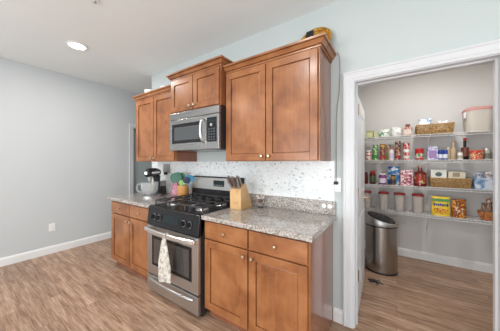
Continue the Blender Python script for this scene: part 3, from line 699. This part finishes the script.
# ------------------------------------------------------------------ pantry: wire shelves
SX0, SX1, SY0, SY1 = -0.519, 1.069, 3.58, 3.878
ZS = {1: 1.73, 2: 1.40, 3: 1.05, 4: 0.69}
SN = {1: 'top', 2: 'second', 3: 'third', 4: 'lowest'}
for s, z in ZS.items():
    t = thing('wire_shelf', 'white wire shelf on the pantry back wall, the %s of four' % {1: 'highest', 2: 'second from the top', 3: 'third from the top', 4: 'lowest'}[s], 'shelf', (0.275, SY1, z), 'wire shelves in the pantry')
    r_ = 0.0026
    b = B(); x = SX0+0.012
    while x < SX1:
        b.tube([(x, SY1-0.002, z-r_), (x, SY0+0.001, z-r_), (x, SY0, z-0.03)], r_, 4); x += 0.0375
    b.build('cross_wires', M['wire'], t)
    for (y, zz, rr) in ((SY0-0.003, z-0.0035, 0.0036), (SY0-0.003, z-0.03, 0.0032), (SY0+0.1, z-0.006, 0.0028), (SY0+0.2, z-0.006, 0.0028), (SY1-0.006, z-0.006, 0.0028)):
        B().cyl((SX0, y, zz), (SX1, y, zz), rr, n=6).build('rod', M['wire'], t)
    for x in (0.342, -0.485):
        B().tube([(x, SY0+0.004, z-0.026), (x, SY0+0.02, z-0.04), (x, SY1-0.01, z-0.25), (x, SY1-0.004, z-0.28)], 0.0055, 6).build('brace', M['wire'], t, smooth=True)
    for x in (-0.15, 0.1, 0.6, 0.85):
        B().box(x-0.008, x+0.008, SY1-0.012, SY1, z-0.014, z-0.008).build('wall_clip', M['white'], t)

# ---- pantry goods
def can(x, z, h, r_, body, lid='chrome', band=None, y=3.66, label='', name='food_can', cat='can', group=None):
    t = thing(name, label, cat, (x, y, z), group)
    B().lathe((x, y, z), [(0, 0), (r_, 0), (r_, 0.003), (r_*0.98, 0.005), (r_*0.98, h-0.005), (r_, h-0.003), (r_, h), (0, h)], 20).build('body', body, t, smooth=True)
    B().lathe((x, y, z+h), [(0, 0), (r_*0.93, 0), (r_*0.93, 0.0015), (0, 0.0015)], 20).build('lid', M[lid] if isinstance(lid, str) else lid, t)
    if band:
        B().lathe((x, y, z+h*0.28), [(r_*0.97, 0), (r_*1.01, 0), (r_*1.01, h*0.42), (r_*0.97, h*0.42)], 20).build('label_band', band, t, smooth=True)
    return t
def jar(x, z, h, r_, body, lidm, labelm=None, y=3.66, label='', name='jar', cat='jar', sh=0.78, neck=0.8, lid_h=0.02):
    t = thing(name, label, cat, (x, y, z))
    B().lathe((x, y, z), [(0, 0), (r_*0.92, 0), (r_, 0.006), (r_, h*sh*0.92), (r_*0.95, h*sh), (r_*neck, h*(sh+0.08)), (r_*neck, h-lid_h), (0, h-lid_h)], 20).build('body', body, t, smooth=True)
    B().lathe((x, y, z+h-lid_h), [(0, 0), (r_*neck*1.08, 0), (r_*neck*1.08, lid_h), (0, lid_h)], 20).build('lid', lidm, t, smooth=True)
    if labelm: B().lathe((x, y, z+h*0.15), [(r_*0.98, 0), (r_*1.012, 0), (r_*1.012, h*0.42), (r_*0.98, h*0.42)], 20).build('label_band', labelm, t, smooth=True)
    return t
def carton(x0, x1, z, h, m, front=None, y=3.605, d=0.06, label='', name='food_box', cat='box', rot=0):
    cx, cy = (x0+x1)/2, y+d/2; t = thing(name, label, cat, (cx, cy, z))
    X = Matrix.Translation((cx, cy, z)) @ Matrix.Rotation(rot, 4, 'Z'); hw = (x1-x0)/2
    B().box(-hw, hw, -d/2, d/2, 0, h, 0.002).xf(X).build('box', m, t)
    if front: B().box(-hw*0.8, hw*0.8, -d/2-0.001, -d/2, h*0.12, h*0.72).xf(X).build('front_print', front, t)
    B().box(-hw*0.98, hw*0.98, -0.001, 0.001, h-0.001, h+0.001).xf(X).build('top_flap', m, t)
    return t
def pouch(x0, x1, z, h, m, front=None, y=3.61, d=0.07, label='', name='food_bag', cat='bag', lean=0):
    cx, cy, hw = (x0+x1)/2, y+d/2, (x1-x0)/2; t = thing(name, label, cat, (cx, cy, z))
    rings = []; N = 24
    for i in range(11):
        u = i/10; dd = d/2*(1-u**2.2)**0.6+0.002; w_ = hw*(0.94+0.06*math.sin(u*5)) * (1.0-0.03*u)
        rings.append([Vector((cx+math.copysign(abs(math.cos(2*PI*k/N))**0.6, math.cos(2*PI*k/N))*w_+lean*u, cy+math.copysign(abs(math.sin(2*PI*k/N))**0.8, math.sin(2*PI*k/N))*dd+0.002*math.sin(9*u+k), z+h*u)) for k in range(N)])
    B().loft(rings).build('bag', m, t, smooth=60)
    if front:
        y_ = cy-d/2-0.0035
        B().box(cx-hw*0.6, cx+hw*0.6, y_, y_+0.006, z+h*0.2, z+h*0.6, 0.001).build('front_print', front, t)
    B().box(cx-hw*0.94+lean, cx+hw*0.94+lean, cy-0.003, cy+0.003, z+h-0.012, z+h+0.004).build('top_seal', m, t)
    return t
def wicker(x0, x1, z, h, label, y0=3.60, y1=3.84, taper=0.012):
    cx, cy = (x0+x1)/2, (y0+y1)/2; hx, hy = (x1-x0)/2-0.004, (y1-y0)/2-0.004
    t = thing('wicker_basket', label, 'basket', (cx, cy, z))
    B().box(cx-hx+taper, cx+hx-taper, cy-hy+taper, cy+hy-taper, z+0.002, z+0.010).build('base', M['wicker'], t)
    def path(e, rows, k_):
        out = []; P_ = []
        cor = [(-1, -1), (1, -1), (1, 1), (-1, 1)]
        for c in range(4):
            a, b_ = cor[c], cor[(c+1) % 4]; L = (hx if c % 2 == 0 else hy)*2; n = max(4, int(L/0.011))
            for i in range(n):
                u = i/n; P_.append((a[0]+(b_[0]-a[0])*u, a[1]+(b_[1]-a[1])*u, c))
        for i, (ax_, ay_, c) in enumerate(P_):
            off = 0.0028*(1 if (i+k_) % 2 else -1); nx, ny = ((0, -1), (1, 0), (0, 1), (-1, 0))[c]
            out.append((cx+ax_*(hx-e)+nx*off, cy+ay_*(hy-e)+ny*off, rows))
        return out
    b = B(); nr = int(h/0.011)
    for i in range(nr):
        b.tube(path(taper*(1-i/nr), z+0.006+i*(h-0.014)/(nr-1), i), 0.0052, 5, True)
    b.build('weave', M['wicker'], t, smooth=True)
    b = B()
    b.tube([(cx-hx, cy-hy, z+h), (cx+hx, cy-hy, z+h), (cx+hx, cy+hy, z+h), (cx-hx, cy+hy, z+h)], 0.008, 8, True)
    b.build('rim', M['wicker'], t, smooth=True)
    return t

z = ZS[1]
P = printed
carton(-0.372, -0.285, z, 0.10, col(160, 170, 110), col(205, 205, 160), label='pale green box at the left end of the top pantry shelf', d=0.12)
carton(-0.272, -0.225, z, 0.085, col(190, 195, 150), None, label='narrow cream box between the green box and green-white bag, top shelf', d=0.10)
pouch(-0.215, -0.085, z, 0.11, P('p1', [(70, 130, 90), (225, 228, 220), (200, 210, 200)], 22), label='crumpled white bag with green print on the top pantry shelf', lean=0.01)
pouch(-0.068, 0.058, z, 0.13, P('p2', [(205, 205, 200), (230, 230, 228), (180, 180, 175)], 20), label='puffy white bag left of the red-brown box, top shelf', d=0.11)
carton(0.070, 0.172, z, 0.115, P('p3', [(150, 70, 60), (200, 190, 180), (165, 100, 85)], 22), col(210, 195, 185), label='red-brown box just left of the top-shelf wicker basket', d=0.10)
o = thing('snack_bar', 'small dark red wrapper lying on the puffy white bag', 'wrapper', (0.05, 3.66, z+0.13))
pouch(0.095, 0.15, z+0.117, 0.035, col(120, 50, 40), label='small dark wrapper lying atop the red-brown box', d=0.04)
bpy.data.objects.remove(o)
wicker(0.212, 0.588, z, 0.125, 'wicker basket on the top pantry shelf holding clear bags')
pouch(0.235, 0.385, z+0.011, 0.205, P('p4', [(120, 150, 185), (215, 222, 228), (235, 238, 240)], 26), y=3.66, d=0.10, label='clear bag with blue print poking from the top basket, left side')
pouch(0.43, 0.545, z+0.011, 0.165, P('p5', [(215, 215, 212), (235, 235, 233), (190, 195, 200)], 22), y=3.66, d=0.10, label='white bag poking from the top basket, right side')
# large cereal bin
t = thing('storage_bin', 'large translucent storage container with pink lid on the top shelf', 'container', (0.80, 3.73, z))
B().loft([rrect(0.812, 3.73, 0.112, 0.11, 0.075, z+0.001), rrect(0.812, 3.73, 0.122, 0.125, 0.075, z+0.14), rrect(0.812, 3.73, 0.127, 0.13, 0.075, z+0.255)]).build('tub', M['frost'], t, smooth=True)
B().loft([rrect(0.812, 3.73, 0.105, 0.10, 0.075, z+0.006), rrect(0.812, 3.73, 0.114, 0.115, 0.075, z+0.19)]).build('contents', col(198, 186, 168), t, smooth=True)
B().loft([rrect(0.812, 3.73, 0.130, 0.134, 0.075, z+0.255), rrect(0.812, 3.73, 0.130, 0.134, 0.075, z+0.28), rrect(0.812, 3.73, 0.112, 0.118, 0.075, z+0.295)]).build('lid', col(196, 142, 136), t, smooth=True)
B().box(0.675, 0.69, 3.62, 3.68, z+0.17, z+0.24, 0.003).build('latch', M['white'], t)

z = ZS[2]
red = P('c1', [(170, 30, 35), (200, 60, 55), (225, 215, 205)], 40); grn = P('c2', [(40, 110, 50), (70, 150, 60), (210, 215, 190)], 40)
brw = P('c3', [(80, 40, 35), (140, 50, 45), (180, 150, 120)], 40); mix = P('c4', [(150, 40, 40), (215, 205, 195), (60, 50, 60)], 36)
can(-0.347, z, 0.085, 0.034, red, band=col(215, 205, 200), label='lower red can at the left end of the second shelf')
can(-0.347, z+0.0865, 0.060, 0.033, M['white'], band=red, label='short white and red can atop the leftmost red can')
can(-0.264, z, 0.11, 0.036, grn, band=col(60, 130, 60), label='lower green can of the green two-can stack')
can(-0.264, z+0.1115, 0.11, 0.036, grn, label='upper green can of the green two-can stack')
can(-0.172, z, 0.085, 0.034, brw, band=col(190, 60, 50), label='bottom brown can of the three-can brown stack')
can(-0.172, z+0.0865, 0.085, 0.034, brw, label='middle brown can of the three-can brown stack')
can(-0.172, z+0.173, 0.06, 0.034, brw, band=col(200, 170, 60), label='short top can of the three-can brown stack')
can(-0.10, z, 0.11, 0.033, P('c5', [(130, 150, 80), (200, 190, 120), (90, 100, 60)], 34), y=3.76, label='olive can standing behind the white bottle')
can(-0.10, z+0.1115, 0.11, 0.033, P('c6', [(190, 160, 90), (210, 200, 170), (130, 60, 40)], 34), y=3.76, label='tan can stacked behind the white bottle')
jar(-0.062, z, 0.165, 0.030, col(225, 220, 222), col(215, 120, 140), col(200, 190, 215), y=3.625, label='white bottle with pink cap in front of the cans', name='bottle', cat='bottle', neck=0.5)
can(0.012, z, 0.085, 0.034, mix, band=col(160, 40, 40), label='bottom can of the second three-can stack, right of the white bottle')
can(0.012, z+0.0865, 0.085, 0.034, brw, label='middle can of the second three-can stack, right of the white bottle')
can(0.012, z+0.173, 0.085, 0.034, P('c7', [(210, 195, 170), (120, 50, 50), (70, 60, 60)], 36), label='tan top can of the second three-can stack')
can(0.108, z, 0.085, 0.036, red, band=col(225, 220, 215), label='bottom red can of the rightmost three-can stack')
can(0.108, z+0.0865, 0.085, 0.036, red, band=M['white'], label='middle red can with white band of the rightmost stack')
can(0.108, z+0.173, 0.06, 0.036, red, label='short red top can of the rightmost stack')
t = jar(0.249, z, 0.150, 0.045, col(178, 30, 30), col(190, 35, 35), P('c8', [(60, 130, 70), (225, 225, 215), (190, 40, 40)], 36), label='wide red jar with green and white label on second shelf', neck=0.95, lid_h=0.025)
carton(0.33, 0.43, z, 0.17, P('c9', [(225, 225, 230), (200, 190, 215), (120, 130, 180)], 24), col(150, 120, 170), label='white box with purple-blue print on second shelf', d=0.05)
for dx, lb in ((-0.024, 'left one of the two small blue jars on second shelf'), (0.026, 'right one of the two small blue jars on second shelf')):
    jar(0.484+dx, z, 0.125, 0.0245, col(30, 60, 140), col(40, 75, 160), col(215, 220, 230), label=lb, neck=0.9)
t = jar(0.59, z, 0.235, 0.030, col(190, 165, 135), col(170, 140, 105), None, y=3.70, label='tall tan bottle left of the dark sauce bottle', name='bottle', cat='bottle', sh=0.6, neck=0.45)
jar(0.55, z, 0.16, 0.028, col(205, 190, 165), col(225, 215, 200), None, y=3.74, label='cream bottle behind the blue jars and tan bottle', name='bottle', cat='bottle', neck=0.6)
jar(0.640, z, 0.095, 0.026, M['white'], col(205, 195, 180), col(170, 165, 150), y=3.625, label='small white jar in front between tan and dark bottles', neck=0.85)
t = jar(0.703, z, 0.27, 0.036, col(26, 18, 18, 0.12), col(170, 30, 30), col(120, 70, 60), y=3.74, label='dark sauce bottle with red cap on second shelf', name='sauce_bottle', cat='bottle', sh=0.5, neck=0.4, lid_h=0.03)
t = thing('food_tub', 'red and cream food tub in front of the dark sauce bottle', 'tub', (0.782, 3.635, z))
B().lathe((0.782, 3.635, z), [(0, 0), (0.052, 0), (0.063, 0.095), (0, 0.095)], 24).build('cup', P('c10', [(190, 60, 45), (225, 190, 150), (200, 90, 60)], 30), t, smooth=True)
B().lathe((0.782, 3.635, z+0.095), [(0, 0), (0.067, 0), (0.067, 0.012), (0.06, 0.016), (0, 0.016)], 24).build('lid', col(215, 90, 70), t, smooth=True)
for x, h, lb in ((0.872, 0.13, 'clear glass jar right of the red food tub'), (0.945, 0.15, 'clear glass jar at the right end of the second shelf')):
    jar(x, z, h, 0.032, col(175, 175, 160, 0.15), M['chrome'], col(120, 120, 105), label=lb, neck=0.85)

z = ZS[3]
jar(-0.386, z, 0.17, 0.030, col(90, 30, 25), col(60, 40, 35), None, label='dark red jar at the far left of the third shelf')
t = jar(-0.297, z, 0.195, 0.040, col(95, 30, 28, 0.15), col(175, 35, 30), col(70, 90, 60), label='dark sauce jar with bright red lid on third shelf', neck=0.8, lid_h=0.028)
jar(-0.170, z, 0.16, 0.048, col(130, 70, 130), M['white'], col(225, 215, 230), label='purple jar with white lid on third shelf', neck=0.8)
pouch(-0.112, 0.036, z, 0.255, P('d1', [(40, 90, 160), (70, 130, 190), (225, 228, 225)], 16), None, y=3.68, d=0.07, label='tall blue standing bag behind the small gold jar')
jar(-0.044, z, 0.145, 0.033, col(150, 120, 70), col(60, 45, 40), col(70, 60, 60), y=3.62, label='small gold and black jar in front of the blue bag')
carton(0.042, 0.180, z, 0.215, P('d2', [(200, 120, 140), (230, 215, 215), (160, 50, 70)], 18), P('d3', [(110, 40, 50), (190, 90, 110), (225, 210, 205)], 30), label='pink and white box left of the big juice bottle', d=0.06)
t = jar(0.259, z, 0.275, 0.066, col(110, 32, 22, 0.12), col(190, 150, 130), P('d4', [(180, 60, 40), (120, 50, 50), (215, 180, 130)], 24), label='large red juice bottle on the third pantry shelf', name='juice_bottle', cat='bottle', sh=0.66, neck=0.36, lid_h=0.025, y=3.67)
wicker(0.352, 0.742, z, 0.115, 'wicker basket on the third shelf holding white packages')
for i, (a, c, h, lb) in enumerate(((0.365, 0.52, 0.21, 'white package with dark round print in the third-shelf basket'), (0.535, 0.69, 0.19, 'cream package right of the dark-printed one in the third-shelf basket'))):
    t = carton(a, c, z+0.0115, h, col(222, 220, 212) if i == 0 else col(208, 198, 178), None, y=3.64, d=0.12, label=lb, name='paper_package', cat='package')
    if i == 0: B().lathe((0, 0, 0), [(0, 0), (0.028, 0), (0.028, 0.001), (0, 0.001)], 20, 1.2, 1).xf(Matrix.Translation(((a+c)/2, 3.64, z+0.165)) @ Matrix.Rotation(PI/2, 4, 'X')).build('round_print', col(70, 95, 85), t)
    else: B().box(a+0.04, c-0.05, 3.6385, 3.64, z+0.14, z+0.19).build('front_print', col(150, 135, 110), t)
t = thing('storage_tote', 'pale blue plastic tote of packets at right of the third shelf', 'tote', (0.85, 3.7, z))
B().loft([rrect(0.862, 3.70, 0.098, 0.09, 0.02, z+0.001), rrect(0.862, 3.70, 0.106, 0.098, 0.02, z+0.135), rrect(0.862, 3.70, 0.100, 0.092, 0.02, z+0.135), rrect(0.862, 3.70, 0.092, 0.084, 0.02, z+0.008)]).build('tub', P('d5', [(100, 130, 165), (150, 175, 205), (205, 212, 220)], 12), t, smooth=40)
for i, (a, c, h, cc) in enumerate(((0.785, 0.85, 0.185, [(70, 110, 170), (200, 210, 225), (120, 80, 90)]), (0.856, 0.932, 0.195, [(90, 130, 180), (215, 205, 200), (160, 150, 150)]))):
    pouch(a, c, z+0.012, h, P('d6%d' % i, cc, 30), y=3.66, d=0.06, label=('blue packet poking from the tote, left one', 'light blue packet poking from the tote, right one')[i], name='food_packet', cat='packet')

z = ZS[4]
def canister(x, fill, fc, lab, lidc=(150, 45, 45)):
    y = 3.67; t = thing('food_canister', lab, 'canister', (x, y, z), 'clear canisters with red lids')
    B().lathe((x, y, z+0.001), [(0, 0), (0.052, 0), (0.054, 0.01), (0.062, 0.225), (0.060, 0.225), (0.052, 0.012), (0, 0.006)], 28).build('tub', M['clearp'], t, smooth=True)
    if fill: B().lathe((x, y, z+0.009), [(0, 0), (0.0495, 0), (0.0495+0.008*fill, 0.205*fill), (0, 0.205*fill+0.003)], 24).build('contents', fc, t, smooth=True)
    B().lathe((x, y, z+0.226), [(0, 0), (0.067, 0), (0.067, 0.022), (0.060, 0.027), (0, 0.027)], 28).build('lid', col(*lidc), t, smooth=True)
fl = col(225, 205, 185, 0.8)
canister(-0.375, 0.75, P('e0', [(170, 120, 80), (190, 160, 130), (150, 100, 70)], 60), 'leftmost clear canister with red lid, beside the door')
canister(-0.158, 0.92, fl, 'second clear canister with red lid from the door')
canister(0.030, 0.90, col(222, 204, 186, 0.8), 'third clear canister with red lid from the door, middle of the lowest shelf row')
canister(0.233, 0.9, P('e1', [(200, 180, 150), (196, 150, 80), (210, 195, 170)], 50), 'clear red-lidded canister of yellowish food next to the yellow bag')
pouch(0.368, 0.558, z, 0.235, P('e2', [(235, 195, 50), (240, 210, 70), (235, 200, 60)], 10), None, y=3.61, d=0.09, label='bright yellow bag with blue writing on the lowest shelf')
yb_ = [o for o in C.objects if o.get('label') == 'bright yellow bag with blue writing on the lowest shelf'][0]
b = B()
for i in range(7): b.box(0.388+i*0.021, 0.404+i*0.021, 3.6025, 3.612, z+0.125+(0.006 if i % 2 else 0), z+0.155+(0.004 if i % 3 == 0 else 0), 0.002)
b.build('blue_lettering', col(30, 60, 140), yb_)
B().box(0.395, 0.53, 3.6035, 3.612, z+0.03, z+0.095, 0.002).build('snack_picture', P('e3', [(200, 120, 40), (235, 200, 60), (170, 60, 30)], 40), yb_)
B().box(0.380, 0.545, 3.612, 3.622, z+0.185, z+0.215, 0.002).build('green_stripe', col(70, 150, 90), yb_)
t = pouch(0.562, 0.700, z, 0.22, P('e4', [(170, 95, 30), (110, 60, 30), (215, 150, 60)], 22), P('e5', [(225, 195, 150), (130, 80, 50), (190, 60, 30)], 34), y=3.61, d=0.08, label='brown snack bag right of the yellow bag')
t = thing('snack_bowl', 'orange-brown bowl container stacked with packets at the right of the lowest shelf', 'bowl', (0.88, 3.67, z))
B().lathe((0.885, 3.68, z), [(0, 0), (0.055, 0), (0.085, 0.07), (0.09, 0.10), (0.084, 0.10), (0.078, 0.07), (0, 0.012)], 24).build('bowl', P('e6', [(190, 120, 70), (205, 150, 100), (170, 90, 55)], 30), t, smooth=True)
for i, (dx, dy, rz) in enumerate(((-0.026, 0.022, 0.3), (0.026, 0.022, -0.4), (0.0, -0.03, 0.1))):
    pouch(0.885+dx-0.022, 0.885+dx+0.022, z+0.03+0.03*(i == 2), 0.16+0.02*i, P('e7%d' % i, [(150, 120, 100), (110, 80, 70), (190, 170, 150)], 30), y=3.655+dy, d=0.05, label=('brown packet at left in the orange bowl', 'tan packet at right in the orange bowl', 'tallest packet at front in the orange bowl')[i], name='food_packet', cat='packet')

# ------------------------------------------------------------------ trash can and the strap on the pantry floor
def trash():
    cx, cy, a, b_ = -0.165, 3.215, 0.178, 0.150; N = 40
    t = thing('trash_can', 'tall stainless trash can with slanted black lid in the pantry', 'trash can', (cx, cy, 0))
    def ring(z, s=1.0, slope=0.0, dz=0): return [Vector((cx+a*s*math.cos(2*PI*k/N), cy+b_*s*math.sin(2*PI*k/N), z-slope*math.cos(2*PI*k/N)+slope*0.35*math.sin(2*PI*k/N))) for k in range(N)]
    B().loft([ring(0, 1.0), ring(0.018, 1.01), ring(0.022, 0.985)]).build('base_ring', M['blackm'], t, smooth=True)
    B().loft([ring(0.020, 0.985), ring(0.57, 0.985)]).build('body', M['steelz'], t, smooth=True)
    B().loft([ring(0.568, 0.99), ring(0.585, 0.99)]).build('collar', M['blackm'], t, smooth=True)
    l = B().loft([ring(0.583, 1.02), ring(0.60, 1.03), ring(0.655, 1.02, 0.045), ring(0.668, 0.97, 0.048), ring(0.664, 0.86, 0.044)]).build('lid_rim', M['steel'], t, smooth=True)
    B().loft([ring(0.662, 0.87, 0.044), ring(0.672, 0.84, 0.044), ring(0.675, 0.70, 0.042), ring(0.677, 0.05, 0.0)]).build('lid', M['black'], t, smooth=True)
trash()
t = thing('black_strap', 'crumpled black strap lying on the floor before the trash can', 'strap', (-0.21, 2.84, 0))
rnd = random.Random(5)
b = B()
b.tube(smooth_pts([(-0.26, 2.90, 0.010), (-0.22, 2.86, 0.022), (-0.17, 2.89, 0.026), (-0.13, 2.85, 0.016), (-0.09, 2.87, 0.010), (-0.05, 2.855, 0.008)]), [0.010]*5+[0.013]*6+[0.009]*6+[0.006]*4, 8)
b.tube(smooth_pts([(-0.23, 2.82, 0.008), (-0.20, 2.86, 0.018), (-0.15, 2.84, 0.020), (-0.12, 2.80, 0.008)]), 0.008, 8)
b.tube(smooth_pts([(-0.24, 2.93, 0.008), (-0.19, 2.90, 0.02), (-0.13, 2.91, 0.016), (-0.10, 2.93, 0.008)]), 0.007, 8)
SC = Matrix.Translation((-0.275, 2.84, 0)) @ Matrix.Scale(0.72, 4) @ Matrix.Translation((0.26, -2.87, 0))
b.xf(SC).build('strap', M['blackm'], t, smooth=True)
B().box(-0.215, -0.165, 2.86, 2.90, 0.002, 0.032, 0.006).xf(SC).build('buckle', M['black'], t)
